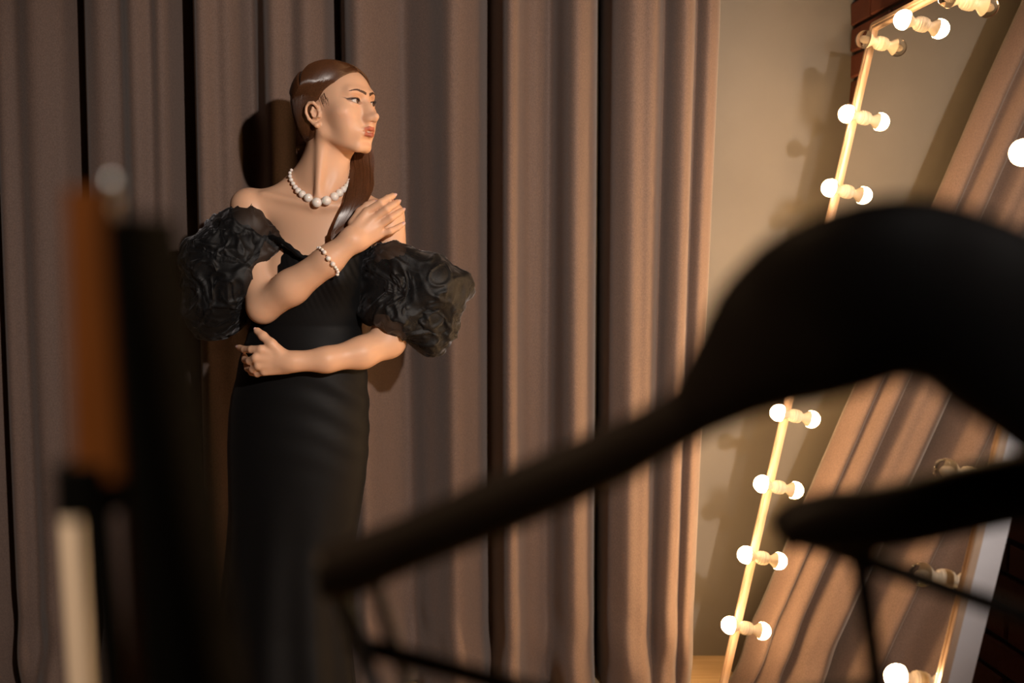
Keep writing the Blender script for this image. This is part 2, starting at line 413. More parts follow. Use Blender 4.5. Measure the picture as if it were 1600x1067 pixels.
# a model is a list of (prim or sub-model, 'u' or 's', k)
def model_bbox(m):
    if isinstance(m, Prim): return m.bbox()
    bs = [model_bbox(x[0]) for x in m if x[1] == 'u']; return np.min([b[0] for b in bs], 0), np.max([b[1] for b in bs], 0)
def eval_model(m, p):
    if isinstance(m, Prim): return m.dist(p)
    f = np.full(len(p), 1.0)
    for sub, op, k in m:
        lo, hi = model_bbox(sub); mg = k+.012
        sel = np.nonzero(((p > lo-mg) & (p < hi+mg)).all(1))[0]
        if not len(sel): continue
        d = eval_model(sub, p[sel])
        f[sel] = smin(f[sel], d, k) if op == 'u' else smax(f[sel], -d, k)
    return f
def surface_nets(m, h, pad=.01):
    lo, hi = model_bbox(m); lo = lo-pad; hi = hi+pad
    n = np.ceil((hi-lo)/h).astype(int)+1
    F = np.full(tuple(n), 1.0, np.float32); 
    ax_ = [lo[i]+np.arange(n[i])*h for i in range(3)]
    def fill(mm, F, i0, i1):
        for sub, op, k in mm:
            l, u = model_bbox(sub); mg = k+3*h
            a = np.maximum(np.floor((l-mg-lo)/h).astype(int), i0); b = np.minimum(np.ceil((u+mg-lo)/h).astype(int)+1, i1)
            if (b <= a).any(): continue
            sl = tuple(slice(a[j]-i0[j], b[j]-i0[j]) for j in range(3))
            if isinstance(sub, Prim):
                g = np.stack(np.meshgrid(*[ax_[j][a[j]:b[j]] for j in range(3)], indexing='ij'), -1).reshape(-1, 3)
                d = sub.dist(g).reshape(b-a).astype(np.float32)
            else:
                d = np.full(tuple(b-a), 1.0, np.float32); fill(sub, d, a, b)
            F[sl] = smin(F[sl], d, k) if op == 'u' else smax(F[sl], -d, k)
    fill(m, F, np.zeros(3, int), n)
    I = F < 0
    c = [I[dx:n[0]-1+dx, dy:n[1]-1+dy, dz:n[2]-1+dz] for dx in (0, 1) for dy in (0, 1) for dz in (0, 1)]
    anyc = c[0].copy(); allc = c[0].copy()
    for x in c[1:]: anyc |= x; allc &= x
    act = anyc & ~allc
    ids = np.argwhere(act); vid = np.full(act.shape, -1, np.int32); vid[act] = np.arange(len(ids))
    acc = np.zeros((len(ids), 3)); cnt = np.zeros(len(ids))
    offs = [(dx, dy, dz) for dx in (0, 1) for dy in (0, 1) for dz in (0, 1)]
    val = {o: F[ids[:, 0]+o[0], ids[:, 1]+o[1], ids[:, 2]+o[2]] for o in offs}
    for o in offs:
        for a in range(3):
            if o[a] == 0:
                q = list(o); q[a] = 1; q = tuple(q); A = val[o]; B = val[q]; s = (A < 0) != (B < 0)
                t = A/(A-B+1e-12); pt = np.repeat(np.array(o, float)[None], len(ids), 0); pt[:, a] = t
                acc[s] += pt[s]; cnt[s] += 1
    Vv = lo+(ids+acc/cnt[:, None])*h
    Q = []
    for a in range(3):
        b, c2 = (a+1) % 3, (a+2) % 3
        sh = [slice(None)]*3; s0 = list(sh); s1 = list(sh); s0[a] = slice(0, -1); s1[a] = slice(1, None)
        A = I[tuple(s0)]; B = I[tuple(s1)]; e = np.argwhere(A != B)
        ok = (e[:, b] > 0) & (e[:, c2] > 0) & (e[:, b] < n[b]-1) & (e[:, c2] < n[c2]-1); e = e[ok]
        fl = A[e[:, 0], e[:, 1], e[:, 2]]
        def g(db, dc): q = e.copy(); q[:, b] += db; q[:, c2] += dc; return vid[q[:, 0], q[:, 1], q[:, 2]]
        q = np.stack([g(-1, -1), g(0, -1), g(0, 0), g(-1, 0)], 1); q[~fl] = q[~fl][:, ::-1]; Q.append(q)
    Q = np.concatenate(Q); Q = Q[(Q >= 0).all(1)]
    return Vv, Q
def grad(m, p, e=.0006):
    g = np.zeros_like(p)
    for i in range(3):
        d = np.zeros(3); d[i] = e; g[:, i] = (eval_model(m, p+d)-eval_model(m, p-d))
    return g/(np.linalg.norm(g, axis=1)[:, None]+1e-9)
def project(m, p, it=2):
    for _ in range(it):
        f = eval_model(m, p); f = np.clip(f, -.003, .003); p = p-grad(m, p)*f[:, None]*.9
    return p
def hit(m, px, py, tmin=1.9, tmax=3.0):               # first point of the model seen at px, py
    d = ray(px, py); d = d/np.linalg.norm(d); t = tmin
    for _ in range(500):
        v = float(eval_model(m, (np.array([0, 0, CAMZ])+d*t)[None])[0])
        if v < .0003: return np.array([0, 0, CAMZ])+d*t, d
        t += min(v*.7, .008)
        if t > tmax: break
    return None, d
def ray_sphere_fallback(px, py, dy): return P(px, py, dy)

# ---- head frame: l = her left, f = where the face looks, u = up
PSI = math.radians(58); HS = 1.03
fv = np.array([math.sin(PSI), -math.cos(PSI), 0]); lv = np.array([math.cos(PSI), math.sin(PSI), 0]); uv = np.array([0, 0, 1.])
tilt = math.radians(3); fv, uv = fv*math.cos(tilt)+uv*math.sin(tilt), uv*math.cos(tilt)-fv*math.sin(tilt)
H0 = P(526, 184, 0)
HA = np.stack([lv, fv, uv])
def HL(l, f, u): return H0 + (lv*l+fv*f+uv*u)*HS
def hcap(a, b, ra, rb=None): return cap(HL(*a), HL(*b), ra*HS, (ra if rb is None else rb)*HS)
def hell(c, r): return ell(HL(*c), tuple(x*HS for x in r), HA)

head = [
 (hell((0, -.020, .044), (.070, .094, .080)), 'u', .01),
 (hell((0, .030, .040), (.060, .058, .064)), 'u', .03),
 (hell((0, .030, -.004), (.0585, .056, .060)), 'u', .03),
 (hell((0, .036, -.042), (.042, .046, .040)), 'u', .03),
 (hell((0, .076, -.0765), (.015, .012, .010)), 'u', .022),
]
for s in (-1, 1):
    head += [(hcap((s*.050, .004, -.040), (s*.017, .070, -.0775), .012, .0095), 'u', .018),
             (hcap((s*.054, -.004, .010), (s*.050, .002, -.040), .013, .012), 'u', .02),
             (hell((s*.042, .058, -.002), (.020, .018, .014)), 'u', .028),
             (hell((s*.027, .058, -.034), (.019, .018, .022)), 'u', .028),
             (hcap((s*.038, .076, .046), (s*.012, .087, .043), .006, .007), 'u', .018)]
head += [(hell((0, .078, -.044), (.024, .016, .020)), 'u', .02)]
for s in (-1, 1):
    head += [(hell((s*.029, .102, .0235), (.017, .0155, .0120)), 's', .016)]
# nose
head += [(hcap((0, .084, .036), (0, .099, .010), .0060, .0062), 'u', .014),
         (hcap((0, .099, .010), (0, .1135, -.0110), .0062, .0066), 'u', .010),
         (hcap((0, .088, .010), (0, .0985, -.014), .0080, .0105), 'u', .014),
         (hell((0, .1160, -.0130), (.0072, .0078, .0072)), 'u', .008)]
for s in (-1, 1):
    head += [(hell((s*.0090, .1020, -.0170), (.0062, .0098, .0064)), 'u', .010)]
head += [(hcap((0, .1130, -.0185), (0, .097, -.0230), .0040, .005), 'u', .005)]
for s in (-1, 1):
    head += [(hcap((s*.0052, .1095, -.0240), (s*.0062, .1015, -.0220), .0020, .0028), 's', .0025)]
# philtrum area and lips
head += [(hcap((0, .0935, -.026), (0, .0965, -.032), .006, .006), 'u', .012)]
lips = []
for s in (-1, 1):
    lips += [(hcap((s*.0280, .0812, -.0434), (s*.0145, .0940, -.0396), .0010, .0030), 'u', .004),
             (hcap((s*.0145, .0930, -.0395), (s*.0050, .1000, -.0365), .0036, .0042), 'u', .004),
             (hcap((s*.0050, .1000, -.0365), (0, .1005, -.0380), .0037, .0036), 'u', .004),
             (hcap((s*.0275, .0808, -.0438), (s*.0130, .0925, -.0484), .0010, .0038), 'u', .004),
             (hcap((s*.0130, .0915, -.0500), (0, .0980, -.0515), .0040, .0050), 'u', .004)]
head += [(lips, 'u', .0045)]
for s in (-1, 1): head += [(hcap((s*.0245, .0850, -.0438), (s*.010, .0985, -.0448), .0009, .0012), 's', .0015)]
head += [(hell((0, .1020, -.0450), (.0125, .011, .0019)), 's', .0018)]
head += [(hcap((-.010, .0905, -.0640), (.010, .0905, -.0640), .0040, .0040), 's', .012)]
# eyelids over each eyeball with an opening cut into them
EYE = []
for s in (-1, 1):
    ec = (s*.0280, .0755, .0232); EYE.append(ec)
    head += [(hell(ec, (.0142, .0138, .0138)), 'u', .006)]
    head += [(Prim('ell', c=HL(s*.0284, .0895, .0230), r=(.0152*HS, .0125*HS, .0049*HS),
              A=np.stack([lv*math.cos(.16)+uv*math.sin(.16)*s, fv, uv*math.cos(.16)-lv*math.sin(.16)*s])), 's', .0010)]
# ears
for s in (-1, 1):
    pts = [(.066, .010, .012), (.073, .012, .024), (.078, .004, .034), (.081, -.008, .035), (.083, -.018, .026), (.082, -.020, .012), (.078, -.015, -.004), (.073, -.006, -.014), (.070, .003, -.021), (.067, .008, -.018)]
    pts = [(s*(p[0]+.0015), (p[1])*.84+.000, (p[2]-.007)*.90-.001) for p in pts]
    earm = []
    rs = [.0030, .0034, .0036, .0036, .0036, .0035, .0036, .0044, .0056, .0048]
    for i in range(len(pts)-1): earm.append((hcap(pts[i], pts[i+1], rs[i], rs[i+1]), 'u', .002))
    inner = [(s*.072, .005, -.008), (s*.0755, -.003, -.004), (s*.077, -.006, .004), (s*.076, -.002, .014)]
    for i in range(3): earm.append((hcap(inner[i], inner[i+1], .0030, .0028), 'u', .003))
    earm.append((hell((s*.0695, -.003, .001), (.0040, .012, .019)), 'u', .004))
    earm.append((hell((s*.0760, .0040, -.001), (.009, .0050, .0070)), 's', .003))
    earm.append((hcap((s*.0700, .0115, .001), (s*.0710, .0105, -.007), .0028, .0034), 'u', .004))
    head += [(earm, 'u', .004)]

# ---- neck and torso
body = [(head, 'u', .005)]
body += [(cap(P(514, 214, .005), P(503, 285, .02), .048, .053), 'u', .018),
         (cap(P(520, 190, .03), P(508, 260, .035), .045, .045), 'u', .02),
         (cap(P(503, 212, -.038), P(496, 312, -.042), .0100, .0085), 'u', .015),
         (cap(P(546, 240, .01), P(508, 312, -.034), .007, .006), 'u', .02),
         (cap(P(498, 264, .03), P(436, 312, .03), .040, .030), 'u', .03),
         (cap(P(512, 264, .03), P(566, 322, .03), .040, .030), 'u', .03),
         (cap(P(394, 320, .02), P(600, 338, .02), .040, .038), 'u', .03),
         (ell(P(498, 352, .024), (.115, .062, .085)), 'u', .03),
         (ell(P(494, 415, .03), (.116, .080, .13)), 'u', .03),
         (ell(P(445, 425, -.015), (.050, .045, .055)), 'u', .03),
         (ell(P(535, 425, -.015), (.050, .045, .055)), 'u', .03),
         (ell(P(478, 520, .03), (.095, .066, .13)), 'u', .03),
         (ell(P(466, 665, .03), (.145, .092, .14)), 'u', .03),
         (cap(P(490, 322, -.040), P(410, 303, -.012), .0065, .006), 'u', .016),
         (cap(P(507, 322, -.040), P(585, 318, -.012), .0065, .006), 'u', .016),
         (ell(P(498, 318, -.056), (.010, .008, .010)), 's', .014)]
for (hx, kx, fx) in ((418, 420, 425), (510, 500, 492)):
    body += [(cap(P(hx, 740, .03), P(kx, 930, .03), .078, .050), 'u', .03),
             (cap(P(kx, 930, .03), P(fx, 1150, .04), .048, .032), 'u', .02),
             (cap(P(fx, 1150, .04), P(fx, 1196, -.10), .030, .020), 'u', .02)]
# her right arm: elbow low at the left, hand on her left shoulder
E1 = P(411, 480, -.055)
armR = [(cap(P(388, 322, .015), P(398, 400, -.01), .044, .041), 'u', .02),
        (cap(P(398, 400, -.01), E1, .041, .037), 'u', .02),
        (cap(E1, P(455, 449, -.085), .038, .040), 'u', .015),
        (cap(P(455, 449, -.085), P(513, 407, -.105), .040, .033), 'u', .02),
        (cap(P(513, 407, -.105), P(550, 376, -.105), .033, .027), 'u', .02)]
WR = P(553, 374, -.102)
mcp = [P(574, 331, -.088), P(585, 342, -.090), P(592, 353, -.088), P(594, 365, -.082)]
handR = [(cap(P(546, 372, -.104), P(560, 376, -.100), .024, .023), 'u', .01)]
wr4 = [P(551, 362, -.102), P(556, 369, -.104), P(559, 376, -.103), P(560, 384, -.098)]
for w4, m4 in zip(wr4, mcp): handR.append((cap(w4, m4, .0150, .0112), 'u', .010))
fingR = [([P(574, 331, -.088), P(595, 317, -.092), P(606, 310, -.080), P(614, 306, -.064)], .0092),
         ([P(585, 342, -.090), P(604, 327, -.094), P(615, 320, -.080), P(621, 316, -.062)], .0092),
         ([P(592, 353, -.088), P(611, 340, -.092), P(622, 333, -.077), P(628, 329, -.060)], .0088),
         ([P(594, 365, -.082), P(610, 361, -.084), P(621, 356, -.072), P(628, 351, -.058)], .0078)]
for pts, r in fingR:
    g = [(cap(pts[0], pts[1], r*1.12, r*1.0), 'u', .002), (cap(pts[1], pts[2], r*1.02, r*.92), 'u', .003), (cap(pts[2], pts[3], r*.92, r*.80), 'u', .003)]
    handR.append((g, 'u', .0035))
thR = [P(553, 350, -.088), P(563, 332, -.075), P(574, 322, -.066), P(584, 317, -.060)]
for i in range(3): handR.append((cap(thR[i], thR[i+1], [.015, .0115, .010][i], [.0115, .010, .0085][i]), 'u', .004))
armR.append((handR, 'u', .012))
# her left arm: across the waist
E2 = P(607, 533, -.010)
armL = [(cap(P(606, 338, .015), P(610, 430, .01), .042, .041), 'u', .02),
        (cap(P(610, 430, .01), E2, .042, .041), 'u', .02),
        (cap(E2, P(565, 551, -.060), .040, .0365), 'u', .015),
        (cap(P(565, 551, -.060), P(510, 562, -.100), .0365, .0285), 'u', .02),
        (cap(P(510, 562, -.100), P(455, 565, -.115), .0285, .0235), 'u', .02)]
handL = [(cap(P(458, 565, -.115), P(442, 564, -.116), .0235, .022), 'u', .01)]
mcpL = [P(408, 546, -.128), P(400, 559, -.130), P(404, 571, -.126), P(413, 580, -.118)]
wrL = [P(440, 556, -.118), P(441, 562, -.120), P(443, 569, -.118), P(446, 575, -.112)]
for w4, m4 in zip(wrL, mcpL): handL.append((cap(w4, m4, .0145, .0105), 'u', .009))
fingL = [([mcpL[0], P(393, 546, -.118), P(382, 546, -.098), P(374, 543, -.080)], .0090),
         ([mcpL[1], P(390, 564, -.116), P(383, 562, -.092), P(382, 557, -.074)], .0090),
         ([mcpL[2], P(395, 577, -.112), P(387, 575, -.090), P(385, 569, -.072)], .0086),
         ([mcpL[3], P(402, 584, -.106), P(393, 582, -.092), P(389, 577, -.078)], .0078)]
for pts, r in fingL:
    g = [(cap(pts[0], pts[1], r*1.15, r), 'u', .002), (cap(pts[1], pts[2], r*1.02, r*.92), 'u', .003), (cap(pts[2], pts[3], r*.92, r*.8), 'u', .003)]
    handL.append((g, 'u', .0035))
thL = [P(438, 552, -.120), P(424, 537, -.124), P(411, 525, -.118), P(402, 517, -.110)]
for i in range(3): handL.append((cap(thL[i], thL[i+1], [.0155, .0115, .010][i], [.0115, .010, .0085][i]), 'u', .006))
armL.append((handL, 'u', .012))
body += [(armR, 'u', .008), (armL, 'u', .008)]

BV, BQ = surface_nets(body, .0026)
# finer faces on the head, then everything settled on the exact surface
me = mesh_np('body', BV, BQ)
bm = bmesh.new(); bm.from_mesh(me)
hc = Vector(HL(0, .06, 0)); 
sel = [e for e in bm.edges if all(((v.co-hc).length < .10) for v in e.verts)]
bmesh.ops.subdivide_edges(bm, edges=sel, cuts=1, use_grid_fill=True)
fc = Vector(HL(0, .095, -.008))
sel = [e for e in bm.edges if all(((v.co-fc).length < .062) for v in e.verts)]
bmesh.ops.subdivide_edges(bm, edges=sel, cuts=1, use_grid_fill=True)
bm.to_mesh(me); bm.free()
n = len(me.vertices); co = np.zeros(n*3, np.float32); me.vertices.foreach_get('co', co); co = co.reshape(-1, 3).astype(float)
nearh = np.nonzero((np.linalg.norm(co-H0, axis=1) < .16) | (np.linalg.norm(co-P(592, 345, -.08), axis=1) < .09) | (np.linalg.norm(co-P(405, 560, -.10), axis=1) < .09))[0]
co[nearh] = project(body, co[nearh], 3)
# relax everything that has no fine features: limbs, torso, the smooth part of the face
ed = np.zeros(len(me.edges)*2, np.int32); me.edges.foreach_get('vertices', ed); ed = ed.reshape(-1, 2)
def lap(x, it, wgt):
    deg = np.bincount(ed.ravel(), minlength=n)[:, None]
    for _ in range(it):
        a = np.stack([np.bincount(ed[:, 0], x[ed[:, 1], k], n)+np.bincount(ed[:, 1], x[ed[:, 0], k], n) for k in range(3)], 1)/np.maximum(deg, 1)
        x = x+(a-x)*wgt[:, None]
    return x
hq = (co-H0)@HA.T/HS
inhead = (np.linalg.norm(hq-np.array([0, .01, .0]), axis=1) < .135) & (hq[:, 2] > -.10)
feat = np.minimum.reduce([np.linalg.norm((hq-np.array(c_))/np.array(r_), axis=1) for c_, r_ in
    (((-.029, .085, .024), (.024, .03, .014)), ((.029, .085, .024), (.024, .03, .014)), ((0, .105, -.006), (.022, .03, .030)), ((0, .095, -.043), (.030, .03, .018)),
     ((-.072, .0, .0), (.020, .026, .034)), ((.072, .0, .0), (.020, .026, .034)))])
wg = np.where(inhead, np.clip((feat-1)/.5, 0, 1)*.5, 0)
hands = np.minimum(np.linalg.norm(co-P(592, 340, -.08), axis=1), np.linalg.norm(co-P(405, 555, -.10), axis=1))
wg = np.where(~inhead, np.clip((hands-.075)/.03, 0, 1)*.5, wg)
co = lap(co, 30, wg); co = lap(co, 2, np.full(n, .35)*(~inhead | (feat > 1)))
me.vertices.foreach_set('co', co.astype(np.float32).ravel()); me.update()
# natural skin colours by place: lips, cheeks, lids, brows, knuckles
q = (co-H0)@HA.T/HS; l, f, u = q[:, 0], q[:, 1], q[:, 2]; near = np.linalg.norm(q, axis=1) < .16
skin = np.tile(np.array([.72, .425, .270]), (n, 1))
def blend(mask, colr):
    global skin
    m_ = np.clip(mask, 0, 1)[:, None]*near[:, None]; skin = skin*(1-m_)+np.array(colr)*m_
for s in (-1, 1):
    blend(.50*np.exp(-(((l-s*.050)/.016)**2+((f-.050)/.028)**2+((u-.002+(f-.05)*.6)/.014)**2)), (.60, .27, .19))
    blend(.60*np.exp(-(((l-s*.031)/.019)**2+((u-.034)/.008)**2))*(f > .06), (.50, .22, .10))
    # lash line around the eye opening
    ex = ((l-s*.0284)*math.cos(.16)+(u-.0230)*math.sin(.16)*s)/.0152; ez = ((u-.0230)*math.cos(.16)-(l-s*.0284)*math.sin(.16)*s)/.0049
    rr = np.sqrt(ex**2+ez**2); blend(np.where((rr < 1.38) & (f > .066), np.where(ez > -.1, .9, .45)*np.clip((1.38-rr)/.15, 0, 1)*np.clip((np.abs(l)-.0135)/.005, .1, 1), 0), (.05, .02, .015))
    blend(np.where((f > .055), .8*np.exp(-(((np.abs(l)-.0465)/.0045)**2+((u-.0275-(np.abs(l)-.0465)*.5)/.0011)**2)), 0), (.05, .02, .015))
lp = eval_model(lips, co); lipmask = np.clip((.0012-.0013*(np.abs(l)/.027)**2-lp)/.0007, 0, 1)*(np.abs(l) < .030)*(f > .076)
blend(lipmask, (.44, .125, .075))
ca = me.color_attributes.new('tint', 'FLOAT_COLOR', 'POINT'); ca.data.foreach_set('color', np.concatenate([skin, np.ones((n, 1))], 1).astype(np.float32).ravel())

base = P(470, 1203, 0); base[2] = 0
woman = empty('woman', tuple(base))
woman.name = 'person'
tag(woman, 'young woman with long brown hair in a black off-shoulder dress, arms crossed, looking right', 'person')
body_o = link('body', me, M_skin, woman)

# eyes
for s, ec in zip((-1, 1), EYE):
    c = HL(*ec); gz = fv*.88+lv*.42+uv*.01; gz /= np.linalg.norm(gz)
    eo = MB().sphere(c, .0121*HS, 24, 16).build('eye', M_eye, woman)
    MB().lathe(c, gz, [(.0096*HS, .0070), (.0110*HS, .0062), (.01235*HS, .0040), (.0127*HS, .0006)], 20).build('iris', M_iris, eo)
# eyebrows and lashes as many short hairs
def tubes(paths, r0, r1=None, n=3):                   # paths: (N, M, 3)
    paths = np.asarray(paths, float); N_, M_, _ = paths.shape
    r1 = r0 if r1 is None else r1
    T = np.gradient(paths, axis=1); T /= np.linalg.norm(T, axis=2)[..., None]+1e-12
    ref = np.array([.3, .9, .2]); A = np.cross(T, ref); A /= np.linalg.norm(A, axis=2)[..., None]+1e-12; B = np.cross(T, A)
    rad = np.linspace(r0, r1, M_)[None, :, None]
    V = np.stack([paths+(A*math.cos(2*pi*k/n)+B*math.sin(2*pi*k/n))*rad for k in range(n)], 2)   # N M n 3
    idx = np.arange(N_*M_*n).reshape(N_, M_, n); Q = []
    for k in range(n):
        k2 = (k+1) % n; Q.append(np.stack([idx[:, :-1, k], idx[:, :-1, k2], idx[:, 1:, k2], idx[:, 1:, k]], -1).reshape(-1, 4))
    return V.reshape(-1, 3), np.concatenate(Q)
def march(pts, direc):                                # move points along a direction until they touch the skin
    p = np.array(pts, float)
    for _ in range(70):
        d = eval_model(head, p); p = p+direc*np.clip(d, -.001, .0016)[:, None]*.8
    return p
for s in (-1, 1):
    paths = []
    for i in range(300):
        t = random.random(); th = (.0035*(1-t)+.0008)*1.0
        l0 = s*(.004+.038*t); u0 = .0396+.0098*math.sin(min(t*1.35, 1.6)*1.25)-.012*max(0, t-.6)+random.uniform(-1, 1)*th*.8
        seg = []
        for k in range(4): seg.append((l0+s*.0014*k, .100-.030*t*t, u0+.0003*k*(1-2*t)))
        paths.append([HL(*a) for a in seg])
    paths = march(np.array(paths).reshape(-1, 3), -fv).reshape(-1, 4, 3)+fv*.0003
    Vt, Qt = tubes(paths, .00042, .0002)
    link('eyebrow', mesh_np('eyebrow', Vt, Qt), M_brow, woman)
    paths = []
    for i in range(46):
        t = i/45.; ang = (t-.5)*2.0
        ec = EYE[0 if s < 0 else 1]
        l0 = ec[0]+.0136*math.sin(ang)*.98; f0 = ec[1]+.0134*math.cos(ang)*.98; u0 = ec[2]+.0042*math.cos((t-.5)*pi)+.0016*((t-.5)*2*s)
        dl = math.sin(ang)*.5 + s*.25
        seg = [(l0+dl*.0016*k, f0+.0013*k*math.cos(ang), u0+.0003*k+.00020*k*k) for k in range(4)]
        paths.append([HL(*a) for a in seg])
    Vt, Qt = tubes(np.array(paths), .00035, .00012)
    link('eyelashes', mesh_np('eyelashes', Vt, Qt), M_lash, woman)
MB().sphere(HL(0, .0875, -.0425), .0085*HS, 16, 10, sc=(1, 1, .5)).build('teeth', M_teeth, woman)

# fingernails
for pts, r in fingR+fingL+[(thR, .0095), (thL, .0095)]:
    a = pts[-2]; b = pts[-1]; d = (b-a)/np.linalg.norm(b-a)
    cdir = np.array([0, 0, CAMZ])-b; cdir /= np.linalg.norm(cdir)
    nrm = cdir+np.array([0, 0, .5])*0-d*(cdir@d); nrm /= np.linalg.norm(nrm)
    sd = np.cross(d, nrm); c = b+d*r*.25+nrm*r*.52
    mbn = MB(); V = []; Fc = []
    for i in range(7):
        for j in range(7):
            x = (i/6-.5)*2; y = (j/6-.5)*2; rx = .0046*math.sqrt(max(0, 1-.55*y**4))
            V.append(c+d*y*.0058+sd*x*rx+nrm*(.0026-.0028*x*x))
    for i in range(6):
        for j in range(6): Fc.append((i*7+j, (i+1)*7+j, (i+1)*7+j+1, i*7+j+1))
    mbn.add(V, Fc); no = mbn.build('fingernail', M_nail, body_o)
    md = no.modifiers.new('nail_thickness', 'SOLIDIFY'); md.thickness = .0006

# ---- hair
def face_cut(p):                                      # the part of the head the hair leaves bare
    q = (p-H0)@HA.T/HS; d1 = -((q[:, 1]-.039)*.755-(q[:, 2]-.061)*.656); d2 = -(q[:, 1]+.010)
    return smax(d1, d2, .012)*HS
hcaps = [(hell((0, -.022, .046), (.0775, .0965, .0865)), 'u', .01), (hell((0, -.030, .0), (.072, .072, .075)), 'u', .02), (hell((0, .030, .042), (.0630, .0610, .0680)), 'u', .02)]
hs = list(hcaps)+[(Prim('fn', fn=face_cut, c=HL(0, 0, 0), R=.2), 's', .009)]
for s in (-1, 1): hs.append((Prim('ell', c=HL(s*.082, .004, -.004), r=(.030, .030*HS, .034*HS), A=HA), 's', .005))
hairm = hs
HV, HQ = surface_nets(hairm, .003)
parts_v = [HV]; parts_q = [HQ]
def add_part(v, q):
    parts_q.append(q+sum(len(x) for x in parts_v)); parts_v.append(v)
cap_full = [(hell((0, -.022, .046), (.0780, .0970, .0870)), 'u', .01), (hell((0, -.030, .0), (.0725, .0725, .0755)), 'u', .02), (hell((0, .030, .042), (.0640, .0620, .0690)), 'u', .02)]
def comb(starts, target, step, n, gravity=0., side=0):
    p = project(cap_full, np.array([HL(*s) for s in starts]), 16); out = [p.copy()]
    T = np.array([HL(*t) for t in target])
    for k in range(n):
        g = grad(cap_full, p); d = T-p; dist = np.linalg.norm(d, axis=1)[:, None]; d = d/dist
        d[:, 2] -= gravity
        d -= g*(d*g).sum(1)[:, None]; d /= np.linalg.norm(d, axis=1)[:, None]+1e-9
        st = np.minimum(step, dist*.5); p = project(cap_full, p+d*st, 2); out.append(p.copy())
    return np.stack(out, 1)
def U(a, b): return random.uniform(a, b)
def local(x): return tuple(HA@((x-H0)/HS))
def down(p0, paths):                                  # carry each strand on along given world points
    out = []
    for a_, pts in zip(p0, paths): out.append(catmull([a_]+pts, 16)[1:])
    return np.array(out)
def grp_near(N):
    md_ = []; st = []; wp = []; tg = []; dn = []
    for i in range(N):
        t = random.random()**1.25; f0 = .090-.169*t
        st.append((U(-.004, -.001), f0, .112 if t < .12 else .125 if t < .8 else .07))
        wp.append((-.070+U(-.002, .002), .006-.080*t+U(-.004, .002), .034+.008*min(1, t*3)+U(-.003, .003)))
        tg.append((-.066+U(-.004, .006), -.042-.030*t+U(-.008, .008), -.040+U(-.01, .01)))
        md_.append((-.060, .052-.101*t+U(-.003, .002), .070-.05*max(0, t-.35)+U(-.003, .003)))
        k = random.random(); x = 465+14*(1-t)*k; dn.append([P(x-1, 226, .045+.03*t), P(x+1, 252, .060+.02*t), P(x+8, 300, .12), P(x+10, 370, .135)])
    P0 = comb(st, md_, .0095, 11); P1 = comb([local(x) for x in P0[:, -1]], wp, .0085, 8); P2 = comb([local(x) for x in P1[:, -1]], tg, .0085, 12)
    return np.concatenate([P0, P1[:, 1:], P2[:, 1:], down(P2[:, -1], dn)], 1)
def grp_far(N):
    st = []; wp = []; tg = []; dn = []
    for i in range(N):
        t = random.random()**1.3; f0 = .088-.15*t
        st.append((U(.001, .004), f0, .125 if t < .8 else .07))
        wp.append((.068+U(-.002, .002), .046-.080*t+U(-.005, .003), .052+U(-.004, .006)))
        tg.append((.071+U(-.002, .003), .034-.07*t+U(-.004, .004), -.012+U(-.006, .006)))
        k = min(1, t*1.4+U(0, .2)); xr = 584-k*36; dn.append([P(xr, 238, .03+.02*k), P(xr, 270, .018+.01*k), P(xr-1, 296, -.010), P(xr*.45+300, 328, -.055), P(520+U(-3, 3), 368+U(-6, 5), -.078)])
    P1 = comb(st, wp, .0095, 15); P2 = comb([local(x) for x in P1[:, -1]], tg, .0085, 9)
    return np.concatenate([P1, P2[:, 1:], down(P2[:, -1], dn)], 1)
A1 = grp_near(1100); A2 = grp_far(460)
for A_ in (A1, A2):
    o_ = rng.uniform(.0000, .0021, (len(A_), 1, 1)); c_ = HL(0, -.02, .03); d_ = A_-c_; d_ /= np.linalg.norm(d_, axis=2)[..., None]
    Vt, Qt = tubes(A_+d_*o_, .00125, .0009, 3); add_part(Vt, Qt)
def lock(pl, pr, N, M_, th, thick):
    L_ = catmull(pl, M_); R_ = catmull(pr, M_); ths = np.interp(np.linspace(0, 1, M_), np.linspace(0, 1, len(th)), th)
    V = []; n = 14
    for i in range(M_):
        c = (L_[i]+R_[i])/2; hx = (R_[i]-L_[i])/2; w_ = np.linalg.norm(hx); dx = hx/(w_+1e-9)
        t = (catmull([L_[max(i-1, 0)], L_[min(i+1, M_-1)]], 2)); tt = t[1]-t[0]; tt /= np.linalg.norm(tt)+1e-9; dn = np.cross(dx, tt); dn /= np.linalg.norm(dn)+1e-9
        for j in range(n):
            a = 2*pi*j/n; V.append(c+hx*.93*math.cos(a)+dn*ths[i]*thick*.85*math.sin(a))
    V = np.array(V); idx = np.arange(M_*n).reshape(M_, n); idn = np.roll(idx, -1, 1)
    Q = np.stack([idx[:-1], idn[:-1], idn[1:], idx[1:]], -1).reshape(-1, 4); add_part(V, Q)
    paths = np.zeros((N, M_, 3))
    for k in range(N):
        a = random.uniform(0, 2*pi); jr = random.uniform(.88, 1.06); ph = random.uniform(0, 6.28); wv = random.uniform(0, .0012)
        for i in range(M_):
            b = i*14; base_ = V[b:b+n]; c = base_.mean(0)
            x = a/(2*pi)*n; i0 = int(x) % n; i1 = (i0+1) % n; fr = x-int(x)
            p = base_[i0]*(1-fr)+base_[i1]*fr
            paths[k, i] = c+(p-c)*jr + np.array([math.sin(i*.35+ph), 0, 0])*wv
    Vt, Qt = tubes(paths, .0012, .0007, 3); add_part(Vt, Qt)
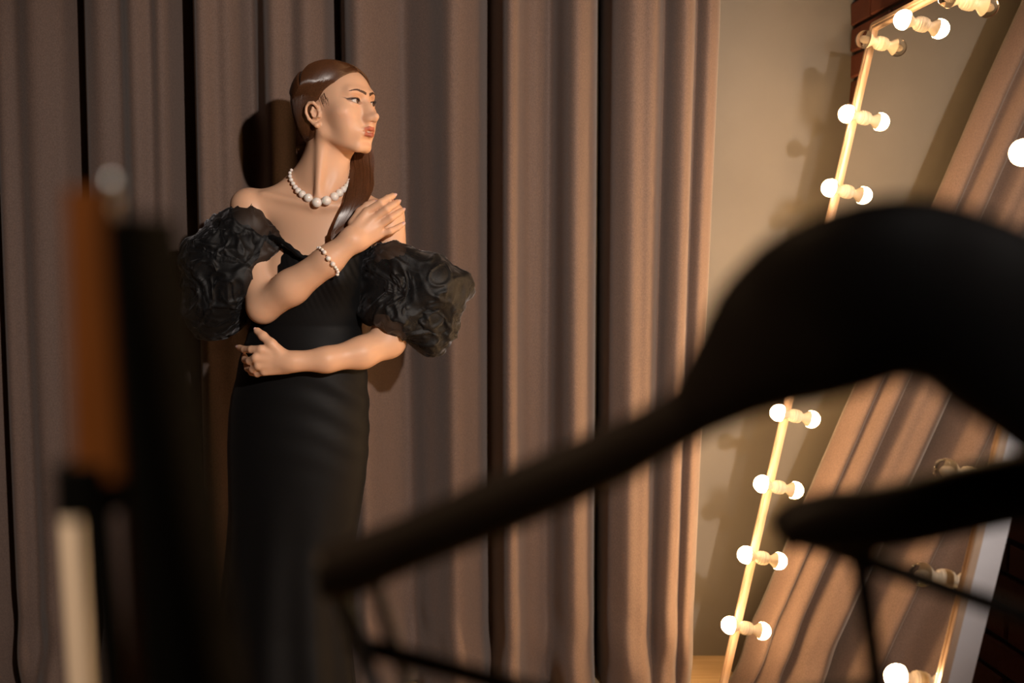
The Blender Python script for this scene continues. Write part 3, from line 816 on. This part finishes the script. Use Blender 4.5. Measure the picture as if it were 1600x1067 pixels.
lock([P(552, 195, .075), P(545, 235, .055), P(542, 265, .03), P(544, 290, -.015), P(534, 325, -.060), P(522, 352, -.072), P(517, 370, -.074)],
     [P(578, 190, .045), P(580, 225, .035), P(581, 250, .025), P(581, 270, .015), P(580, 295, -.012), P(568, 322, -.050), P(521, 376, -.074)], 300, 30, [.8, 1, 1, .9, .7, .4, .15], .018)
lock([P(460, 165, .075), P(463, 200, .085), P(466, 225, .090), P(464, 250, .100), P(468, 300, .125), P(475, 380, .13)],
     [P(515, 165, .075), P(522, 200, .085), P(532, 230, .085), P(540, 260, .09), P(545, 300, .12), P(540, 380, .13)], 260, 24, [1.6, 1.6, 1.3, 1, .9, .7], .018)
lock([P(459, 150, .045), P(461, 180, .045), P(463, 205, .045), P(465, 230, .050), P(465, 250, .070), P(468, 300, .110), P(475, 370, .125)],
     [P(482, 160, .050), P(488, 185, .045), P(487, 205, .045), P(483, 230, .050), P(480, 252, .072), P(486, 300, .112), P(495, 370, .125)], 220, 26, [.9, 1, 1, 1, .9, .8, .6], .012)
# a few loose hairs at the temple
paths = []
for i in range(13):
    t = random.random(); a = HL(-.085, .012+.016*t, .034+.010*t)
    paths.append([a+(fv*(.0002+.0009*t)*k-uv*(.0022+.003*random.random())*k+fv*.00015*k*k) for k in range(7)])
pq = march(np.array(paths).reshape(-1, 3), lv).reshape(-1, 7, 3)-lv*.0006
Vt, Qt = tubes(pq, .00032, .0001, 3); add_part(Vt, Qt)
HVa = np.concatenate(parts_v); HQa = np.concatenate(parts_q)
hair_o = link('hair', mesh_np('hair', HVa, HQa), M_hair, woman)
try: hair_o.data.set_sharp_from_angle(angle=math.radians(75))
except Exception: pass

# ---- dress
drs = np.array([(372, 425, 578), (400, 414, 580), (440, 404, 578), (480, 398, 570), (510, 392, 564), (540, 382, 567), (565, 374, 571), (590, 370, 573), (620, 362, 575),
                (650, 358, 576), (700, 356, 575), (750, 357, 570), (800, 358, 562), (850, 355, 553), (900, 350, 545), (950, 344, 545), (1000, 336, 548), (1067, 326, 555), (1150, 312, 568), (1200, 300, 580)], float)
hdp = np.interp(drs[:, 0], [372, 440, 510, 600, 700, 850, 1000, 1200], [.094, .100, .088, .104, .115, .115, .13, .17])
NR = 150; NA = 160; ys = np.concatenate([np.linspace(372, 620, 90), np.linspace(624, 1201, NR-90)])
def neck(px): return np.interp(px, [400, 428, 452, 478, 505, 545, 590], [366, 368, 386, 403, 388, 378, 372])
V = np.zeros((NR, NA, 3)); th = np.linspace(0, 2*pi, NA, endpoint=False)
for i, y in enumerate(ys):
    xl = np.interp(y, drs[:, 0], drs[:, 1]); xr = np.interp(y, drs[:, 0], drs[:, 2]); hd = np.interp(y, drs[:, 0], hdp)
    px = (xl+xr)/2+(xr-xl)/2*np.cos(th); dy = .03-hd*np.sin(th)*np.where(np.sin(th) > 0, 1, .9)
    front = np.clip(np.sin(th), 0, 1)
    for bx in (447, 537): dy -= .030*front*np.exp(-((px-bx)/30)**2-((y-428)/34)**2)
    t = np.clip((y-372)/(480-372), 0, 1); top = np.where(np.sin(th) > 0, neck(px), 392); py = top*(1-t)+480*t if y < 480 else np.full(NA, y)
    fold = np.clip((y-760)/300, 0, 1)
    for j in range(NA):
        V[i, j] = P(px[j], py[j], dy[j])
    # folds and pulls of the satin
    nrm = np.stack([np.cos(th), -np.sin(th), 0*th], 1)
    s_ = np.sin(th*9+y*.004)*.006*fold
    wr = .0026*np.sin((V[i, :, 2]*1.0+V[i, :, 0]*.42)*95+2.2*np.sin(V[i, :, 0]*17))*np.exp(-((y-640)/85)**2)*np.clip(np.cos(th-.6), 0, 1)
    ru = .0014*np.sin(V[i, :, 0]*420+V[i, :, 2]*160)*np.exp(-((y-430)/40)**2)
    V[i] += nrm*(s_+wr+ru)[:, None]
V[:, :, 2] = np.maximum(V[:, :, 2], .004)
idx = np.arange(NR*NA).reshape(NR, NA); idn = np.roll(idx, -1, 1)
Q = np.stack([idx[:-1], idn[:-1], idn[1:], idx[1:]], -1).reshape(-1, 4)[:, ::-1]
dress = link('dress', mesh_np('dress', V.reshape(-1, 3), Q), M_dress, woman)
md = dress.modifiers.new('cloth_thickness', 'SOLIDIFY'); md.thickness = .002; md.offset = -1

# ---- organza puff sleeves: crumpled double layers of sheer cloth
def puff(poly, cpx, depth, ydy, seed, lay):
    poly = np.array(poly, float); c = np.array(cpx, float)
    ang = np.arctan2(-(poly[:, 1]-c[1]), poly[:, 0]-c[0]); rad = np.hypot(poly[:, 0]-c[0], poly[:, 1]-c[1])
    o = np.argsort(ang); ang = ang[o]; rad = rad[o]
    ang = np.concatenate([ang[-3:]-2*pi, ang, ang[:3]+2*pi]); rad = np.concatenate([rad[-3:], rad, rad[:3]])
    na, nb = 220, 110; out_v = []; out_q = []
    for k, sc in enumerate(lay):
        T = np.linspace(-pi, pi, na, endpoint=False); B = np.linspace(-pi/2*.9999, pi/2*.9999, nb)
        TT, BB = np.meshgrid(T, B); R = np.interp(TT, ang, rad)
        R = (R+np.interp(TT+.06, ang, rad)+np.interp(TT-.06, ang, rad))/3
        cb = np.sign(np.cos(BB))*np.abs(np.cos(BB))**.8
        pole = np.abs(np.sin(BB))**1.6; R = R*(1-pole)+R.mean()*pole
        x = R*sc*cb*np.cos(TT); z = R*sc*cb*np.sin(TT); y = depth*np.sin(BB)*(1-.12*k)
        c3 = P(c[0], c[1], ydy); Wp = np.stack([c3[0]+x/643., c3[1]+y, c3[2]+z/643.], -1).reshape(-1, 3)
        dirn = np.stack([x/643., y*1.6, z/643.], -1).reshape(-1, 3); dirn /= np.linalg.norm(dirn, axis=1)[:, None]+1e-9
        q = Wp*1.0
        wv = np.stack([vnoise(q*11+i*7.3, seed+k*5) for i in range(3)], 1)
        a_ = vnoise(q*13+wv*1.3, seed+k*9+1); b_ = vnoise(q*26+wv*2.0, seed+k*9+2); c_ = vnoise(q*55+wv*2.5, seed+k*9+3)
        line = np.exp(-(a_/.16)**2); line2 = np.exp(-(b_/.13)**2)
        disp = .017*wv[:, 0]+.006*line+.0038*line2+.0007*c_-.006
        Wp = Wp+dirn*disp[:, None]
        idx = np.arange(nb*na).reshape(nb, na); idn = np.roll(idx, -1, 1)
        Q = np.stack([idx[:-1], idn[:-1], idn[1:], idx[1:]], -1).reshape(-1, 4)
        out_q.append(Q+sum(len(v) for v in out_v)); out_v.append(Wp)
    return np.concatenate(out_v), np.concatenate(out_q)
sv, sq = puff([(357, 326), (385, 319), (412, 325), (431, 345), (447, 366), (460, 384), (448, 400), (424, 408), (402, 424), (392, 445), (386, 470), (382, 492), (372, 508), (345, 526), (322, 533), (300, 512), (286, 480), (283, 440), (290, 400), (300, 372), (325, 343)],
              (355, 425), .095, .0, 3, (1.0, .86))
link('sleeve', mesh_np('sleeve', sv, sq), M_org, dress)
sv, sq = puff([(556, 400), (588, 377), (612, 375), (640, 386), (662, 392), (695, 398), (716, 416), (737, 434), (732, 470), (722, 505), (706, 545), (690, 566), (668, 562), (645, 546), (622, 522), (595, 508), (570, 500), (556, 470), (550, 435)],
              (640, 462), .095, .01, 8, (1.0, .84))
link('sleeve', mesh_np('sleeve', sv, sq), M_org, dress)
# gathered neckline band running from sleeve to sleeve
bp = [(412, 372, -.035), (432, 372, -.055), (455, 388, -.075), (478, 403, -.080), (505, 390, -.080), (545, 382, -.065), (578, 384, -.035)]
path = catmull([P(*b) for b in bp], 40)
MB().sweep(path, [(.006+.0015*math.sin(i*1.7), .005) for i in range(40)], 10).build('neckline_band', M_dress, dress)

# ------------------------------------------------------------------ pearls
neckm = body
nl = empty('pearl_necklace', tuple(P(496, 316, -.06))); tag(nl, 'white pearl necklace around the woman\'s neck, largest pearls in front', 'necklace')
zp = [(148,765,10), (139,783,11), (139,804,12), (146,826,13), (158,849,13.5), (173,873,15), (192,897,20), (218,920,23), (256,949,27), (308,966,30), (369,962,29), (417,934,27), (452,910,24), (478,888,21), (497,868,19), (509,848,16), (514,831,13)]
pearls = []
for (x, y, r) in zp:
    px, py = 420+x/4.104, 80+y/4.104; R = r/4.104/618.
    h_, d = hit(body, px, py)
    if h_ is None: h_ = P(px, py, .0)
    n__ = grad(body, h_[None])[0]
    pearls.append((h_+n__*R*.35-d*R*.55 if h_[1] < WY+.06 else P(px, py, .02), R))
first = pearls[0]; last = pearls[-1]
bc = P(503, 262, .03)
for k in range(1, 15):
    t = k/15.; a = np.array(last[0])*(1-t)+np.array(first[0])*t; a[1] += .075*math.sin(pi*t); pearls.append((a, .0030))
for c, R in pearls: MB().sphere(c, R, 24, 16).build('pearl', M_pearl, nl)
bl = empty('pearl_bracelet', tuple(P(513, 407, -.14))); tag(bl, 'thin pearl bracelet with silver spacers on the raised right forearm', 'bracelet')
zb = [(50,655,14), (72,657,16), (95,676,17), (118,702,22), (155,760,26), (197,812,26), (223,845,17), (238,868,17), (246,890,18), (240,912,19)]
prev = None
for (x, y, r) in zb:
    px, py = 490+x/6.67, 290+y/6.67; R = r/6.67/670.
    h_, d = hit(body, px, py)
    if h_ is None: h_ = P(px, py, -.10)
    c = h_+grad(body, h_[None])[0]*R*.8
    if prev is not None: MB().sphere((c+prev)/2, .0016, 10, 8).build('spacer_bead', M_silver, bl)
    MB().sphere(c, R, 20, 14).build('pearl', M_pearl, bl); prev = c
wc = P(513, 407, -.105)
c0 = P(497, 388, -.105); c1 = P(526, 427, -.105)
for k in range(1, 12):
    t = k/12.; a = (c1*(1-t)+c0*t); a = a+np.array([0, .036*math.sin(pi*t), 0]); MB().sphere(a, .0032, 14, 10).build('pearl', M_pearl, bl)

# ------------------------------------------------------------------ black armchair close to the lens
def rail(parent, name, pts, m, n=20, up=(0, 0, 1), power=.8, steps=60, parentobj=None):
    rows_ = catmull(pts, steps); path = [at(r[0], r[1], r[4]) for r in rows_]
    rad = [(r[2]/2/FPX*r[4], r[3]/2) for r in rows_]
    return MB().sweep(path, rad, n, up, power).build(name, m, parent)
ch = empty('armchair', (0.13, .70, 0)); tag(ch, 'black high armchair with curved back rail, close to the camera and out of focus', 'chair')
rail(ch, 'back_rail', [(1085, 640, 100, .022, .52), (1140, 588, 160, .024, .51), (1205, 534, 238, .026, .50), (1290, 484, 286, .028, .49), (1400, 452, 292, .028, .49), (1500, 470, 292, .028, .50), (1600, 532, 310, .028, .51), (1720, 620, 300, .028, .54), (1850, 690, 200, .026, .58), (1960, 740, 130, .024, .62)], M_black)
rail(ch, 'armrest', [(500, 896, 76, .030, .60), (540, 888, 92, .034, .60), (640, 848, 88, .036, .59), (800, 780, 98, .036, .57), (950, 714, 98, .034, .55), (1050, 662, 92, .028, .53), (1100, 628, 100, .024, .52)], M_black)
rail(ch, 'armrest', [(1216, 838, 50, .024, .60), (1245, 822, 78, .030, .60), (1300, 815, 100, .034, .60), (1400, 805, 104, .034, .60), (1600, 760, 112, .034, .61), (1800, 740, 96, .03, .62), (1960, 735, 110, .028, .62)], M_black)
def post(parent, name, a, b, r, m, power=1.0, flat=None):
    a = np.array(a); b = np.array(b); path = [a+(b-a)*t for t in np.linspace(0, 1, 8)]
    return MB().sweep(path, [(r, flat or r)]*8, 14, (0, 1, .01), power).build(name, m, parent)
def floor_of(a, b):                                   # extend a..b down to the floor
    a = np.array(a); b = np.array(b); t = (a[2]-.003)/(a[2]-b[2]); return a+(b-a)*t
A_ = at(522, 900, .60); B_ = at(585, 1075, .605); tag(post(ch, 'leg', A_, floor_of(A_, B_), .0055, M_navy), 'dark blue metal leg')
A_ = at(1340, 850, .60); B_ = at(1372, 1075, .61); post(ch, 'leg', A_, floor_of(A_, B_), .006, M_black)
A_ = at(1900, 730, .62); B_ = at(1900, 1075, .64); post(ch, 'leg', A_, floor_of(A_, B_), .009, M_black)
A_ = at(1100, 640, .525); B_ = at(1120, 1300, .50)
A_ = at(575, 925, .64); B_ = at(604, 1000, .645); C_ = A_+(B_-A_)*3.2; tag(post(ch, 'arm_support', at(575, 880, .61), C_, .0045, M_navy), 'dark blue metal support')
post(ch, 'seat_rail', at(545, 1003, .62), at(1000, 1125, .60), .0065, M_black)
post(ch, 'seat_rail', at(1262, 842, .60), at(1900, 1070, .62), .0068, M_black)
post(ch, 'seat_rail', at(1000, 1125, .60), at(1372, 1075, .61), .0065, M_black)

# ------------------------------------------------------------------ folding chair at the left, still closer
fc = empty('folding_chair', tuple(at(200, 1067, .45)*np.array([1, 1, 0]))); tag(fc, 'blurred wooden folding chair with black canvas at the left edge of the view', 'chair')
def bar(parent, name, p0, p1, w0, w1, dpt, m, label=None, power=.55):
    path = [np.array(p0)+(np.array(p1)-np.array(p0))*t for t in np.linspace(0, 1, 10)]
    o = MB().sweep(path, [(dpt/2, (w0+(w1-w0)*t)/2) for t in np.linspace(0, 1, 10)], 20, (0, 1, .01), power).build(name, m, parent)
    if label: tag(o, label)
    return o
bar(fc, 'back_post', at(144, 296, .45), at(164, 745, .45), .021, .025, .018, M_brownwood)
bar(fc, 'hinge_bracket', at(135, 720, .45), at(140, 800, .45), .024, .026, .03, M_canvas)
A_ = at(112, 795, .72); bar(fc, 'leg', A_, floor_of(A_, at(130, 1090, .72)), .0170, .0170, .017, M_whitepaint, 'white painted metal leg')
A_ = at(212, 600, .47); bar(fc, 'leg', A_, floor_of(A_, at(235, 1090, .47)), .018, .022, .018, M_brownwood, 'brown wooden leg')
A_ = at(152, 800, .48); bar(fc, 'leg', A_, floor_of(A_, at(180, 1090, .48)), .012, .012, .012, M_canvas, 'black metal leg')
bar(fc, 'canvas_back', at(222, 340, .40), at(318, 1180, .40), .013, .034, .06, M_canvas)
tag(MB().sphere(at(176, 290, .445), .0042, 20, 14).build('knob', mat('blue_grey_steel', (.26, .38, .58), .32, metal=1), fc), 'small steel knob')
